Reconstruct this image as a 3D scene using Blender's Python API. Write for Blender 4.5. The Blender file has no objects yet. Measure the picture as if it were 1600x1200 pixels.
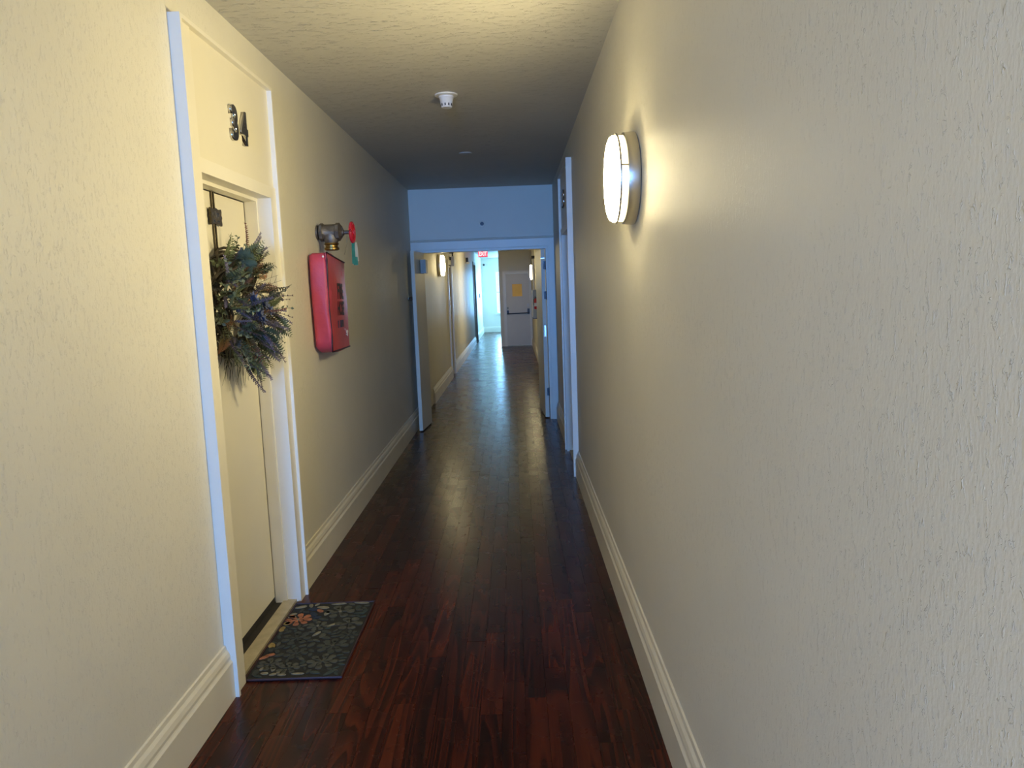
import bpy, bmesh, math, random
from mathutils import Vector, Matrix, Euler
random.seed(7)
S = 1.08                      # plan units -> metres
C = bpy.context.scene.collection
sc = bpy.context.scene
LW, RW, H = -1.08, 0.444, 2.5  # left wall, right wall, ceiling height (plan units)

# ------------------------------------------------------------------ camera
cam_d = bpy.data.cameras.new('camera'); cam = bpy.data.objects.new('camera', cam_d); C.objects.link(cam)
cam_d.sensor_width = 36; cam_d.lens = 1163.0/1600*36; cam_d.clip_start = .02; cam_d.clip_end = 200
r_ = Vector((0.99931799, 0.00226784, -0.03685662)); u_ = Vector((0.03627689, 0.12607613, 0.99135705)); f_ = Vector((-0.00689498, 0.99201798, -0.12590787))
mw = Matrix((( r_.x, u_.x, -f_.x, 0), (r_.y, u_.y, -f_.y, 0), (r_.z, u_.z, -f_.z, 1.42*S), (0, 0, 0, 1)))
cam.matrix_world = mw
sc.camera = cam

# ------------------------------------------------------------------ world and light
w = bpy.data.worlds.new('sky'); sc.world = w; w.use_nodes = True
bg = w.node_tree.nodes['Background']; bg.inputs[0].default_value = (.42, .66, 1, 1); bg.inputs[1].default_value = 2.0
sc.view_settings.view_transform = 'Standard'; sc.view_settings.look = 'None'
sc.view_settings.exposure = 0.2; sc.view_settings.gamma = 1.0; sc.view_settings.use_curve_mapping = False
SCONCE_GLOW = 84.0
SCONCE_COL = (1.0, .84, .47)

def area(name, loc, direction, sx, sy, power, col):
    d = bpy.data.lights.new(name, 'AREA'); d.shape = 'RECTANGLE'; d.size = sx*S; d.size_y = sy*S; d.energy = power; d.color = col
    o = bpy.data.objects.new(name, d); C.objects.link(o); o.location = Vector(loc)*S
    o.rotation_euler = Vector(direction).to_track_quat('-Z', 'Y').to_euler()
    return o
# daylight through the unseen window behind the camera and the far lobby's end window, plus two added fills (each just outside its pane)
area('daylight_back', (-.318, -8.1, 1.5), (0, 1, 0), 1.0, 1.3, 1000, (.10, .35, 1))
area('daylight_far', (-.10, 25.72, 1.34), (0, -1, 0), 1.0, 1.4, 200, (.24, .58, 1))
area('added_fill_side', (1.72, 23.7, 1.5), (-1, 0, 0), 2.2, 1.6, 240, (.22, .58, 1))  # added light at an unseen side window, brightens the lobby's left wall
area('added_fill_left', (-1.26, -1.9, 1.45), (1, 0, 0), 1.2, 1.3, 84, (.74, .78, 1))  # added light at an unseen window, brightens the near right wall

# ------------------------------------------------------------------ materials
def newmat(name):
    m = bpy.data.materials.new(name); m.use_nodes = True
    return m, m.node_tree, m.node_tree.nodes['Principled BSDF']
def nd(nt, t, **kw):
    n = nt.nodes.new(t)
    for k, v in kw.items(): setattr(n, k, v)
    return n
def ramp(nt, stops):
    n = nd(nt, 'ShaderNodeValToRGB'); e = n.color_ramp.elements
    while len(e) < len(stops): e.new(.5)
    for i, (p, c) in enumerate(stops): e[i].position = p; e[i].color = (*c, 1) if len(c) == 3 else c
    return n
def coords(nt, scale=(1, 1, 1)):
    tc = nd(nt, 'ShaderNodeTexCoord'); mp = nd(nt, 'ShaderNodeMapping'); mp.inputs['Scale'].default_value = scale
    nt.links.new(tc.outputs['Object'], mp.inputs[0]); return mp.outputs[0]
def noise(nt, vec, scale, detail=3, rough=.5, dist=0):
    n = nd(nt, 'ShaderNodeTexNoise'); n.inputs['Scale'].default_value = scale; n.inputs['Detail'].default_value = detail
    n.inputs['Roughness'].default_value = rough; n.inputs['Distortion'].default_value = dist
    nt.links.new(vec, n.inputs['Vector']); return n.outputs['Fac']
def mathn(nt, op, a, b=None):
    n = nd(nt, 'ShaderNodeMath', operation=op)
    for i, v in enumerate((a, b)):
        if v is None: continue
        if isinstance(v, (int, float)): n.inputs[i].default_value = v
        else: nt.links.new(v, n.inputs[i])
    return n.outputs[0]
def bump(nt, p, h, strength, dist):
    b = nd(nt, 'ShaderNodeBump'); b.inputs['Strength'].default_value = strength; b.inputs['Distance'].default_value = dist
    nt.links.new(h, b.inputs['Height']); nt.links.new(b.outputs[0], p.inputs['Normal'])

def simple(name, col, rough=.5, metal=0, spec=.5, var=0.06, nscale=8, bmp=0, emit=None, coat=0):
    m, nt, p = newmat(name)
    v = coords(nt); n = noise(nt, v, nscale, 4)
    a = tuple(max(0, c*(1-var)) for c in col); b = tuple(min(1, c*(1+var)) for c in col)
    rp = ramp(nt, [(.3, a), (.7, b)]); nt.links.new(n, rp.inputs[0]); nt.links.new(rp.outputs[0], p.inputs['Base Color'])
    p.inputs['Roughness'].default_value = rough; p.inputs['Metallic'].default_value = metal; p.inputs['Specular IOR Level'].default_value = spec
    p.inputs['Coat Weight'].default_value = coat
    if bmp: bump(nt, p, noise(nt, v, nscale*6, 3), bmp, .004)
    if emit:
        p.inputs['Emission Color'].default_value = (*emit[0], 1); p.inputs['Emission Strength'].default_value = emit[1]
    return m

def plaster(name, col, scl, rough, strength):
    """painted plaster with stretched worm-like ridges"""
    m, nt, p = newmat(name)
    v = coords(nt, scl)
    n1 = noise(nt, v, 1.0, 2.5, .55, 1.2)
    r1 = mathn(nt, 'ABSOLUTE', mathn(nt, 'SUBTRACT', n1, .5))
    ridge = nd(nt, 'ShaderNodeMapRange'); ridge.inputs[1].default_value = 0; ridge.inputs[2].default_value = .035
    ridge.inputs[3].default_value = 1; ridge.inputs[4].default_value = 0; nt.links.new(r1, ridge.inputs[0])
    n2 = noise(nt, v, .9, 2, .5)
    mask = nd(nt, 'ShaderNodeMapRange'); mask.inputs[1].default_value = .52; mask.inputs[2].default_value = .60; nt.links.new(n2, mask.inputs[0])
    rr = mathn(nt, 'MULTIPLY', ridge.outputs[0], mask.outputs[0])
    n3 = noise(nt, coords(nt, tuple(s*.9 for s in scl)), 2.2, 4, .6)
    n4 = noise(nt, coords(nt), 1.2, 3, .5)
    h = mathn(nt, 'ADD', rr, mathn(nt, 'MULTIPLY', n3, .5))
    h = mathn(nt, 'ADD', h, mathn(nt, 'MULTIPLY', n4, 1.5))
    bump(nt, p, h, strength, .003)
    n5 = noise(nt, coords(nt), 1.7, 5, .6)
    rp = ramp(nt, [(.3, tuple(c*.95 for c in col)), (.65, col)]); nt.links.new(n5, rp.inputs[0]); nt.links.new(rp.outputs[0], p.inputs['Base Color'])
    p.inputs['Roughness'].default_value = rough
    return m

WALLC = (.74, .705, .585)
MAT = {}
MAT['wall'] = plaster('wall_plaster', WALLC, (95, 95, 40), .50, .55)
MAT['wall_smooth'] = simple('smooth_painted_wall', WALLC, .45, var=.03, nscale=2, bmp=.15)
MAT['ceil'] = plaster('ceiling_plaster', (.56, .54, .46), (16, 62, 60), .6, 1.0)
MAT['trim'] = simple('cream_gloss_trim', (.80, .76, .64), .34, var=.03, nscale=3, bmp=.15)
MAT['trim2'] = simple('cream_baseboard', (.74, .69, .55), .38, var=.05, nscale=3, bmp=.2)
MAT['door'] = simple('cream_door', (.76, .715, .575), .38, var=.03, nscale=2, bmp=.12)
MAT['greydoor'] = simple('grey_cream_door', (.72, .67, .56), .4, var=.03, nscale=2)
MAT['dark'] = simple('dark_gap', (.03, .027, .024), .8)
MAT['chrome'] = simple('chrome', (.50, .49, .47), .16, 1, var=.03)
MAT['nickel'] = simple('brushed_nickel', (.52, .49, .42), .3, 1, var=.05)
MAT['brass'] = simple('old_brass', (.26, .17, .055), .38, 1, var=.2, nscale=30)
MAT['castmetal'] = simple('cast_metal', (.17, .15, .12), .5, .75, var=.3, nscale=25, bmp=.5)
MAT['redpaint'] = simple('red_paint', (.50, .015, .035), .35, var=.1)
MAT['redcloth'] = simple('red_vinyl_side', (.50, .055, .095), .50, var=.16, nscale=6, bmp=.5)
MAT['redface'] = simple('red_vinyl_front', (.40, .042, .055), .42, var=.12, nscale=6, bmp=.3)
MAT['piping'] = simple('black_piping', (.03, .008, .012), .5)
MAT['black'] = simple('black_print', (.012, .011, .012), .5)
MAT['teal'] = simple('teal_ribbon', (.015, .15, .13), .4, var=.2)
MAT['white'] = simple('white_plastic', (.72, .71, .68), .4, var=.02)
MAT['paper'] = simple('yellow_paper', (.62, .40, .10), .6, emit=((1, .55, .12), .10))  # faint glow put into the paper, which is no lamp
MAT['strap'] = simple('dark_bronze', (.085, .07, .045), .38, .6, var=.2)
MAT['sill'] = simple('pale_sill', (.42, .37, .26), .5, var=.15, nscale=20)
MAT['exitred'] = simple('exit_red', (.7, .05, .08), .4, emit=((1, .06, .12), 1.3))
MAT['exitwhite'] = simple('exit_letters', (.9, .8, .8), .4, emit=((1, .6, .6), 1.6))
MAT['greybox'] = simple('grey_green_box', (.34, .36, .31), .45)
MAT['mountain'] = simple('dark_metal', (.05, .05, .055), .4, .5)

for nm, k in (('lamp', 1.0), ('lamp_side', .07), ('lamp_far', .55)):
    m, nt, p = newmat('glass_'+nm)
    p.inputs['Base Color'].default_value = (.9, .88, .8, 1); p.inputs['Emission Color'].default_value = (*SCONCE_COL, 1); p.inputs['Emission Strength'].default_value = SCONCE_GLOW*k
    MAT[nm] = m

m, nt, p = newmat('window_pane')   # thin clear pane
out = nt.nodes['Material Output']; tr = nd(nt, 'ShaderNodeBsdfTransparent'); gl = nd(nt, 'ShaderNodeBsdfGlossy'); gl.inputs['Roughness'].default_value = .02
mx = nd(nt, 'ShaderNodeMixShader'); mx.inputs[0].default_value = .06
nt.links.new(tr.outputs[0], mx.inputs[1]); nt.links.new(gl.outputs[0], mx.inputs[2]); nt.links.new(mx.outputs[0], out.inputs[0])
MAT['pane'] = m

def plank_mat(name, island):
    m, nt, p = newmat(name)
    tc = nd(nt, 'ShaderNodeTexCoord')
    rnd = nd(nt, 'ShaderNodeNewGeometry').outputs['Random Per Island'] if island else nd(nt, 'ShaderNodeObjectInfo').outputs['Random']
    off = nd(nt, 'ShaderNodeCombineXYZ'); nt.links.new(mathn(nt, 'MULTIPLY', rnd, 37.0), off.inputs[0]); nt.links.new(mathn(nt, 'MULTIPLY', rnd, 91.0), off.inputs[1]); nt.links.new(mathn(nt, 'MULTIPLY', rnd, 53.0), off.inputs[2])
    add = nd(nt, 'ShaderNodeVectorMath', operation='ADD'); nt.links.new(tc.outputs['Object'], add.inputs[0]); nt.links.new(off.outputs[0], add.inputs[1])
    def mp(s):
        q = nd(nt, 'ShaderNodeMapping'); q.inputs['Scale'].default_value = s; nt.links.new(add.outputs[0], q.inputs[0]); return q.outputs[0]
    big = noise(nt, mp((8, .42, 1)), 1.0, 1.6, .4, .25)
    rings = mathn(nt, 'FRACT', mathn(nt, 'MULTIPLY', big, 15.0))
    ring = ramp(nt, [(0, (0, 0, 0)), (.18, (.9, .9, .9)), (.55, (.55, .55, .55)), (1, (.0, .0, .0))]); nt.links.new(rings, ring.inputs[0])
    fine = noise(nt, mp((170, 2.5, 1)), 1.0, 3, .6)
    f = mathn(nt, 'ADD', mathn(nt, 'MULTIPLY', ring.outputs[0], .52), mathn(nt, 'MULTIPLY', fine, .35))
    f = mathn(nt, 'ADD', f, mathn(nt, 'MULTIPLY', mathn(nt, 'SUBTRACT', rnd, .5), .34))
    cr = ramp(nt, [(.10, (.012, .0035, .0025)), (.40, (.033, .006, .0033)), (.72, (.075, .014, .0055)), (1.0, (.13, .03, .010))]); nt.links.new(f, cr.inputs[0])
    nt.links.new(cr.outputs[0], p.inputs['Base Color'])
    wear = noise(nt, coords(nt, (1.5, 1.5, 1)), 2.5, 4, .6)
    mr = nd(nt, 'ShaderNodeMapRange'); mr.inputs[3].default_value = .20; mr.inputs[4].default_value = .34; nt.links.new(wear, mr.inputs[0]); nt.links.new(mr.outputs[0], p.inputs['Roughness'])
    p.inputs['Specular IOR Level'].default_value = .24
    wav = noise(nt, mp((12, 2.6, 1)), 1.0, 2)
    h = mathn(nt, 'ADD', mathn(nt, 'MULTIPLY', fine, .25), mathn(nt, 'MULTIPLY', wav, 1.2))
    h = mathn(nt, 'ADD', h, mathn(nt, 'MULTIPLY', ring.outputs[0], .12))
    bump(nt, p, h, .22, .0012)
    return m
MAT['plank'] = plank_mat('plank_wood', False)
MAT['plank_far'] = plank_mat('plank_wood_far', True)

def grad_mat(name, stops, rough=.7, var=.35):
    """plant material: colour along the piece (object z) with per-object variation"""
    m, nt, p = newmat(name)
    tc = nd(nt, 'ShaderNodeTexCoord'); sp = nd(nt, 'ShaderNodeSeparateXYZ'); nt.links.new(tc.outputs['Object'], sp.inputs[0])
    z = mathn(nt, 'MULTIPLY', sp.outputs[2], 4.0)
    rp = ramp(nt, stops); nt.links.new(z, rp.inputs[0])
    oi = nd(nt, 'ShaderNodeObjectInfo'); hs = nd(nt, 'ShaderNodeHueSaturation')
    nt.links.new(rp.outputs[0], hs.inputs['Color'])
    val = mathn(nt, 'ADD', mathn(nt, 'MULTIPLY', oi.outputs['Random'], var*2), 1-var); nt.links.new(val, hs.inputs['Value'])
    nt.links.new(hs.outputs[0], p.inputs['Base Color']); p.inputs['Roughness'].default_value = rough
    return m
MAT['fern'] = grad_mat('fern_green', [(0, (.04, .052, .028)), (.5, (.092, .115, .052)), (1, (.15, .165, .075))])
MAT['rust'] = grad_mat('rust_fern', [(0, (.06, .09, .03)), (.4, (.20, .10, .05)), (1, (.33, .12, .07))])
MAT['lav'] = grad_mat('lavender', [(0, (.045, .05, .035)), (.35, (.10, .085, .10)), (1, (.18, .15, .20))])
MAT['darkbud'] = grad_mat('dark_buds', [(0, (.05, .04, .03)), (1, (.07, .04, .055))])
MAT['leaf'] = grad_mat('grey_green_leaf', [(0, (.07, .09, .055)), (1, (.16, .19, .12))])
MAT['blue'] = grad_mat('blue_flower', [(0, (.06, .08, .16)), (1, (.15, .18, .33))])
MAT['twig'] = simple('dark_twig', (.045, .035, .022), .8, var=.4, nscale=30)
MAT['grass'] = simple('dark_grass', (.05, .052, .03), .7, var=.4, nscale=30)

# ------------------------------------------------------------------ mesh helpers
class B:
    def __init__(s): s.bm = bmesh.new()
    def box(s, x0, x1, y0, y1, z0, z1):
        x0, x1 = sorted((x0, x1)); y0, y1 = sorted((y0, y1)); z0, z1 = sorted((z0, z1))
        v = [s.bm.verts.new((x, y, z)) for x in (x0, x1) for y in (y0, y1) for z in (z0, z1)]
        for f in ((0, 1, 3, 2), (4, 6, 7, 5), (0, 4, 5, 1), (2, 3, 7, 6), (0, 2, 6, 4), (1, 5, 7, 3)): s.bm.faces.new([v[i] for i in f])
        return v
    def prism(s, pts, axis, a0, a1):
        """extrude a 2D profile along an axis ('x','y','z')"""
        def mk(p, a): return {'x': (a, p[0], p[1]), 'y': (p[0], a, p[1]), 'z': (p[0], p[1], a)}[axis]
        lo = [s.bm.verts.new(mk(p, a0)) for p in pts]; hi = [s.bm.verts.new(mk(p, a1)) for p in pts]
        n = len(pts)
        for i in range(n): s.bm.faces.new((lo[i], lo[(i+1) % n], hi[(i+1) % n], hi[i]))
        s.bm.faces.new(lo[::-1]); s.bm.faces.new(hi)
    def tube(s, path, r, seg=6, cap=True):
        path = [Vector(q) for q in path]; n = len(path)
        rs = r if isinstance(r, (list, tuple)) else [r]*n
        rings = []
        up = Vector((0, 0, 1))
        for i, q in enumerate(path):
            t = (path[min(i+1, n-1)]-path[max(i-1, 0)]).normalized()
            a = t.cross(up)
            if a.length < .05: a = t.cross(Vector((0, 1, 0)))
            a.normalize(); b = t.cross(a)
            rings.append([s.bm.verts.new(q+(a*math.cos(k*2*math.pi/seg)+b*math.sin(k*2*math.pi/seg))*rs[i]) for k in range(seg)])
        for i in range(n-1):
            for k in range(seg): s.bm.faces.new((rings[i][k], rings[i][(k+1) % seg], rings[i+1][(k+1) % seg], rings[i+1][k]))
        if cap: s.bm.faces.new(rings[0][::-1]); s.bm.faces.new(rings[-1])
    def lathe(s, prof, origin, axis, seg=32, closed=True, a0=0, a1=2*math.pi):
        """prof: (radius, along) pairs; axis: direction"""
        ax = Vector(axis).normalized(); o = Vector(origin)
        a = ax.cross(Vector((0, 0, 1)))
        if a.length < .1: a = ax.cross(Vector((0, 1, 0)))
        a.normalize(); b = ax.cross(a)
        full = abs(a1-a0-2*math.pi) < 1e-6; cnt = seg if full else seg+1
        rings = []
        for (r, h) in prof:
            if r < 1e-6: rings.append([s.bm.verts.new(o+ax*h)]*cnt); continue
            rings.append([s.bm.verts.new(o+ax*h+(a*math.cos(a0+(a1-a0)*k/seg)+b*math.sin(a0+(a1-a0)*k/seg))*r) for k in range(cnt)])
        for i in range(len(rings)-1):
            for k in range(seg):
                k2 = (k+1) % cnt if full else k+1
                vs = []
                for v in (rings[i][k], rings[i][k2], rings[i+1][k2], rings[i+1][k]):
                    if v not in vs: vs.append(v)
                if len(vs) > 2:
                    try: s.bm.faces.new(vs)
                    except ValueError: pass
    def quad(s, *vs):
        return s.bm.faces.new([s.bm.verts.new(v) for v in vs])
    def blade(s, base, tip, w, nrm, curl=0):
        """pointed leaf with a midrib fold: 4 triangles"""
        base, tip, nrm = Vector(base), Vector(tip), Vector(nrm)
        d = (tip-base); side = d.cross(nrm).normalized()*w; mid = base+d*.45
        b0 = s.bm.verts.new(base); t = s.bm.verts.new(tip-nrm.normalized()*curl*d.length); l = s.bm.verts.new(mid+side+nrm.normalized()*w*.35); r = s.bm.verts.new(mid-side+nrm.normalized()*w*.35); c = s.bm.verts.new(mid)
        for f in ((b0, l, c), (b0, c, r), (l, t, c), (c, t, r)): s.bm.faces.new(f)
    def mesh(s, name, mat, smooth=False, bevel=0, origin=(0, 0, 0), segs=2):
        if bevel:
            bmesh.ops.bevel(s.bm, geom=[e for e in s.bm.edges if len(e.link_faces) == 2 and e.calc_face_angle(0) > .6], offset=bevel, segments=segs, affect='EDGES', profile=.6)
        bmesh.ops.recalc_face_normals(s.bm, faces=s.bm.faces)
        o = Vector(origin)
        for v in s.bm.verts: v.co = (v.co-o)*S
        me = bpy.data.meshes.new(name); s.bm.to_mesh(me); s.bm.free()
        if smooth:
            for pl in me.polygons: pl.use_smooth = True
            if smooth != 'all': me.set_sharp_from_angle(angle=math.radians(38))
        me.materials.append(MAT[mat]); return me

def link(name, me, parent=None, loc=(0, 0, 0), rot=None):
    o = bpy.data.objects.new(name, me); C.objects.link(o); o.location = Vector(loc)*S
    if parent: o.parent = parent
    if rot is not None: o.rotation_euler = rot
    return o
def build(b, name, mat, parent=None, smooth=False, bevel=0, at=None, label=None, segs=2):
    """world-plan coordinates; the object's origin sits at its parent's origin (or at `at`)"""
    org = Vector(at) if at is not None else (worg(parent) if parent else Vector((0, 0, 0)))
    me = b.mesh(name, mat, smooth, bevel, org, segs)
    o = link(name, me, parent, org-(worg(parent) if parent else Vector((0, 0, 0))))
    o['_o'] = list(org)
    if label: o['label'] = label
    return o
def worg(o):
    return Vector(o['_o']) if '_o' in o.keys() else Vector((0, 0, 0))
def empty(name, loc, kind=None, label=None, cat=None, group=None):
    o = bpy.data.objects.new(name, None); C.objects.link(o); o.location = Vector(loc)*S; o['_o'] = list(loc); o.empty_display_size = .1
    tag(o, label, cat, group, kind); return o
def tag(o, label=None, cat=None, group=None, kind=None):
    if label: o['label'] = label
    if cat: o['category'] = cat
    if group: o['group'] = group
    if kind: o['kind'] = kind
    return o
def text_mesh(body, size, depth, mat, xform, bold=0, sx=1.0):
    """lettering as mesh; xform maps (u, v, w) -> plan coords"""
    cu = bpy.data.curves.new('lettering', 'FONT'); cu.body = body; cu.size = size; cu.extrude = depth; cu.offset = bold; cu.align_x = 'CENTER'; cu.resolution_u = 3
    t = bpy.data.objects.new('lettering', cu); C.objects.link(t)
    me = bpy.data.meshes.new_from_object(t.evaluated_get(bpy.context.evaluated_depsgraph_get()))
    bpy.data.objects.remove(t); bpy.data.curves.remove(cu)
    b = B(); b.bm.from_mesh(me); bpy.data.meshes.remove(me)
    for v in b.bm.verts: v.co = Vector(xform(v.co.x*sx, v.co.y, v.co.z))
    return b
def struct(b, name, mat, label=None, **k):
    o = build(b, name, mat, **k); tag(o, label, None, None, 'structure'); return o

# ------------------------------------------------------------------ room shell
T = .16
YB, Y1, YD, YE = -8.0, 8.04, 18.8, 25.5     # back wall, cross wall, stair door wall, end wall
b = B()
for y0, y1, z0, z1 in ((YB, -2.5, 0, H), (-2.5, -1.3, 0, .8), (-2.5, -1.3, 2.1, H), (-1.3, 2.60, 0, H), (2.60, 3.37, 1.88, H), (3.37, 12.42, 0, H), (12.42, 12.92, 1.83, H), (12.92, 20.15, 0, H), (20.15, 21.3, 2.15, H), (21.3, YE, 0, H)):
    b.box(LW-T, LW, y0, y1, z0, z1)
struct(b, 'wall_left', 'wall', 'cream textured plaster wall on the left')
b = B()
for y0, y1, z0, z1 in ((YB, 5.58, 0, H), (5.58, 6.38, 1.88, H), (6.38, 12.4, 0, H), (12.4, 13.2, 1.88, H), (13.2, YD+.16, 0, H)):
    b.box(RW, RW+T, y0, y1, z0, z1)
struct(b, 'wall_right', 'wall', 'cream textured plaster wall on the right')
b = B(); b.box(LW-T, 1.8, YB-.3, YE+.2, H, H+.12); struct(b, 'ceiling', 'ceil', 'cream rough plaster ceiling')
# cross wall with the double door
b = B()
b.box(LW, RW, Y1, Y1+.13, 1.86, H); b.box(LW, -1.035, Y1, Y1+.13, 0, 1.86); b.box(.375, RW, Y1, Y1+.13, 0, 1.86)
struct(b, 'wall_middle', 'wall_smooth', 'plaster wall above the open double door')
# wall with the stair door
b = B()
b.box(-.358, -.215, YD, YD+.16, 0, H); b.box(-.215, .40, YD, YD+.16, 1.82, H); b.box(.40, RW, YD, YD+.16, 0, H)
b.box(-.358, -.24, YD+.16, 21.9, 0, H); b.box(-.24, 1.8, 21.78, 21.9, 0, H)
struct(b, 'wall_stairs', 'wall', 'plaster wall holding the stair door at the far end')
b = B()
for x0, x1, z0, z1 in ((LW-T, -.62, 0, H), (-.62, .42, 0, .62), (-.62, .42, 2.06, H), (.42, 1.8, 0, H)): b.box(x0, x1, YE, YE+.16, z0, z1)
struct(b, 'wall_end', 'wall', 'bright end wall of the far lobby')
b = B()
for y0, y1, z0, z1 in ((21.9, 22.7, 0, H), (22.7, 24.7, 0, .7), (22.7, 24.7, 2.2, H), (24.7, YE, 0, H)): b.box(1.56, 1.7, y0, y1, z0, z1)
struct(b, 'wall_lobby', 'wall', 'side wall of the far lobby')
b = B()
for x0, x1, z0, z1 in ((LW-T, -.818, 0, H), (-.818, .182, 0, .85), (-.818, .182, 2.15, H), (.182, RW+T, 0, H)): b.box(x0, x1, YB-.16, YB, z0, z1)
struct(b, 'wall_back', 'wall', 'wall behind the viewer')
b = B(); b.box(LW-1.3, LW-T, 20.0, 20.15, 0, H); b.box(LW-1.3, LW-T, 21.3, 21.45, 0, H); b.box(LW-1.45, LW-1.3, 20.0, 21.45, 0, H); b.box(LW-1.45, LW-T, 20.0, 21.45, 2.15, 2.25)
struct(b, 'wall_alcove', 'wall', 'side passage off the far corridor')

# windows: frame, muntins, panes
def window(name, plane, c0, c1, z0, z1, pos, inward, nx=2, nz=2):
    """plane 'y' : window in a wall of constant y; 'x' : constant x"""
    root = empty(name, ((c0+c1)/2, pos, z0) if plane == 'y' else (pos, (c0+c1)/2, z0), 'structure', 'white framed window')
    def bx(b, a0, a1, d0, d1, q0, q1):
        (b.box(a0, a1, pos+d0, pos+d1, q0, q1) if plane == 'y' else b.box(pos+d0, pos+d1, a0, a1, q0, q1))
    b = B(); t = .045; i = inward
    bx(b, c0, c1, -.03, .05, z0, z0+t); bx(b, c0, c1, -.03, .05, z1-t, z1); bx(b, c0, c0+t, -.03, .05, z0+t, z1-t); bx(b, c1-t, c1, -.03, .05, z0+t, z1-t)
    build(b, 'window_frame', 'trim', root)
    b = B(); bx(b, c0-.04, c1+.04, i*.0, i*.10, z0-.03, z0); build(b, 'window_sill', 'trim', root)
    for k in range(1, nx): b = B(); xm = c0+(c1-c0)*k/nx; bx(b, xm-.012, xm+.012, -.015, .03, z0+t, z1-t); build(b, 'mullion', 'trim', root)
    for k in range(1, nz): b = B(); zm = z0+(z1-z0)*k/nz; bx(b, c0+t, c1-t, -.018, .034, zm-.02, zm+.02); build(b, 'meeting_rail', 'trim', root)
    for a in range(nx):
        for c in range(nz):
            b = B(); x0 = c0+(c1-c0)*a/nx; x1 = c0+(c1-c0)*(a+1)/nx; q0 = z0+(z1-z0)*c/nz; q1 = z0+(z1-z0)*(c+1)/nz
            bx(b, x0+.01, x1-.01, .004, .008, q0+.01, q1-.01); build(b, 'pane', 'pane', root)
window('window_1', 'y', -.62, .42, .62, 2.06, YE+.06, -1, 1, 2)
window('added_window_2', 'x', 22.7, 24.7, .7, 2.2, 1.62, -1, 3, 2)  # unseen window, added to go with the lobby side fill
window('added_window_4', 'x', -2.5, -1.3, .8, 2.1, LW-.10, 1, 2, 2)  # unseen window, added to light the near right wall
window('window_3', 'y', -.818, .182, .85, 2.15, YB-.10, 1, 2, 2)

# floor: sub floor, single planks where they can be told apart, the rest joined
fl = B(); fl.box(LW-1.45, 1.8, YB-.16, YE+.2, -.08, -.012)
floor = struct(fl, 'floor', 'dark', 'dark stained hardwood strip floor')
PW, G = .0762, .0005
def plank_bm(b, x0, x1, y0, y1, z=0.0):
    c = .0006
    lo = [b.bm.verts.new(q) for q in ((x0, y0, -.012), (x1, y0, -.012), (x1, y1, -.012), (x0, y1, -.012))]
    mid = [b.bm.verts.new(q) for q in ((x0, y0, z-c), (x1, y0, z-c), (x1, y1, z-c), (x0, y1, z-c))]
    hi = [b.bm.verts.new(q) for q in ((x0+c, y0+c, z), (x1-c, y0+c, z), (x1-c, y1-c, z), (x0+c, y1-c, z))]
    for k in range(4):
        b.bm.faces.new((lo[k], lo[(k+1) % 4], mid[(k+1) % 4], mid[k])); b.bm.faces.new((mid[k], mid[(k+1) % 4], hi[(k+1) % 4], hi[k]))
    b.bm.faces.new(hi)
rp = random.Random(3)
LENS = [.6, .95, 1.3, 1.7, 2.2, 2.7]
pm = []
for L in LENS:
    b = B(); plank_bm(b, -PW/2+G/2, PW/2-G/2, -L/2+G/2, L/2-G/2); pm.append(b.mesh('plank', 'plank'))
far = B()
nrow = 20
for i in range(nrow):
    xc = LW+.0+(i+.5)*PW
    y = .35-rp.random()*.8
    far_y = y
    while y < 9.0:
        k = rp.randrange(6); L = LENS[k]
        o = link('plank', pm[k], floor, (xc, y+L/2, rp.uniform(-.0004, .0004)), (rp.uniform(-.0006, .0006), rp.uniform(-.006, .006), 0))
        y += L
    while y < YE+.1:
        L = rp.choice(LENS); plank_bm(far, xc-PW/2+G/2, xc+PW/2-G/2, y, min(y+L, YE+.15)-G, rp.uniform(-.0004, .0004)); y += L
    y = far_y
    while y > YB-.1:
        L = rp.choice(LENS); plank_bm(far, xc-PW/2+G/2, xc+PW/2-G/2, max(y-L, YB-.15)+G, y-G); y -= L
for i in list(range(-16, 0))+list(range(nrow, 38)):     # strips in the alcove, door recesses and far lobby
    xc = LW+(i+.5)*PW; rng = (20.0, 21.4) if i < -2 else ((2.5, 3.5), (12.3, 13.1), (20.0, 21.4)) if i < 0 else None
    if i < 0:
        segs = [(20.0, 21.4)] if i < -2 else [(2.5, 3.5), (12.3, 13.1), (20.0, 21.4)]
    else:
        segs = [(18.8, YE+.1)] + ([(5.45, 6.5), (12.3, 13.3)] if i < nrow+2 else [])
    for a, c in segs:
        y = a
        while y < c:
            L = rp.choice(LENS); plank_bm(far, xc-PW/2+G/2, xc+PW/2-G/2, y, min(y+L, c)-G); y += L
o = build(far, 'far_planks', 'plank_far', floor); o['kind'] = 'stuff'

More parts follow.
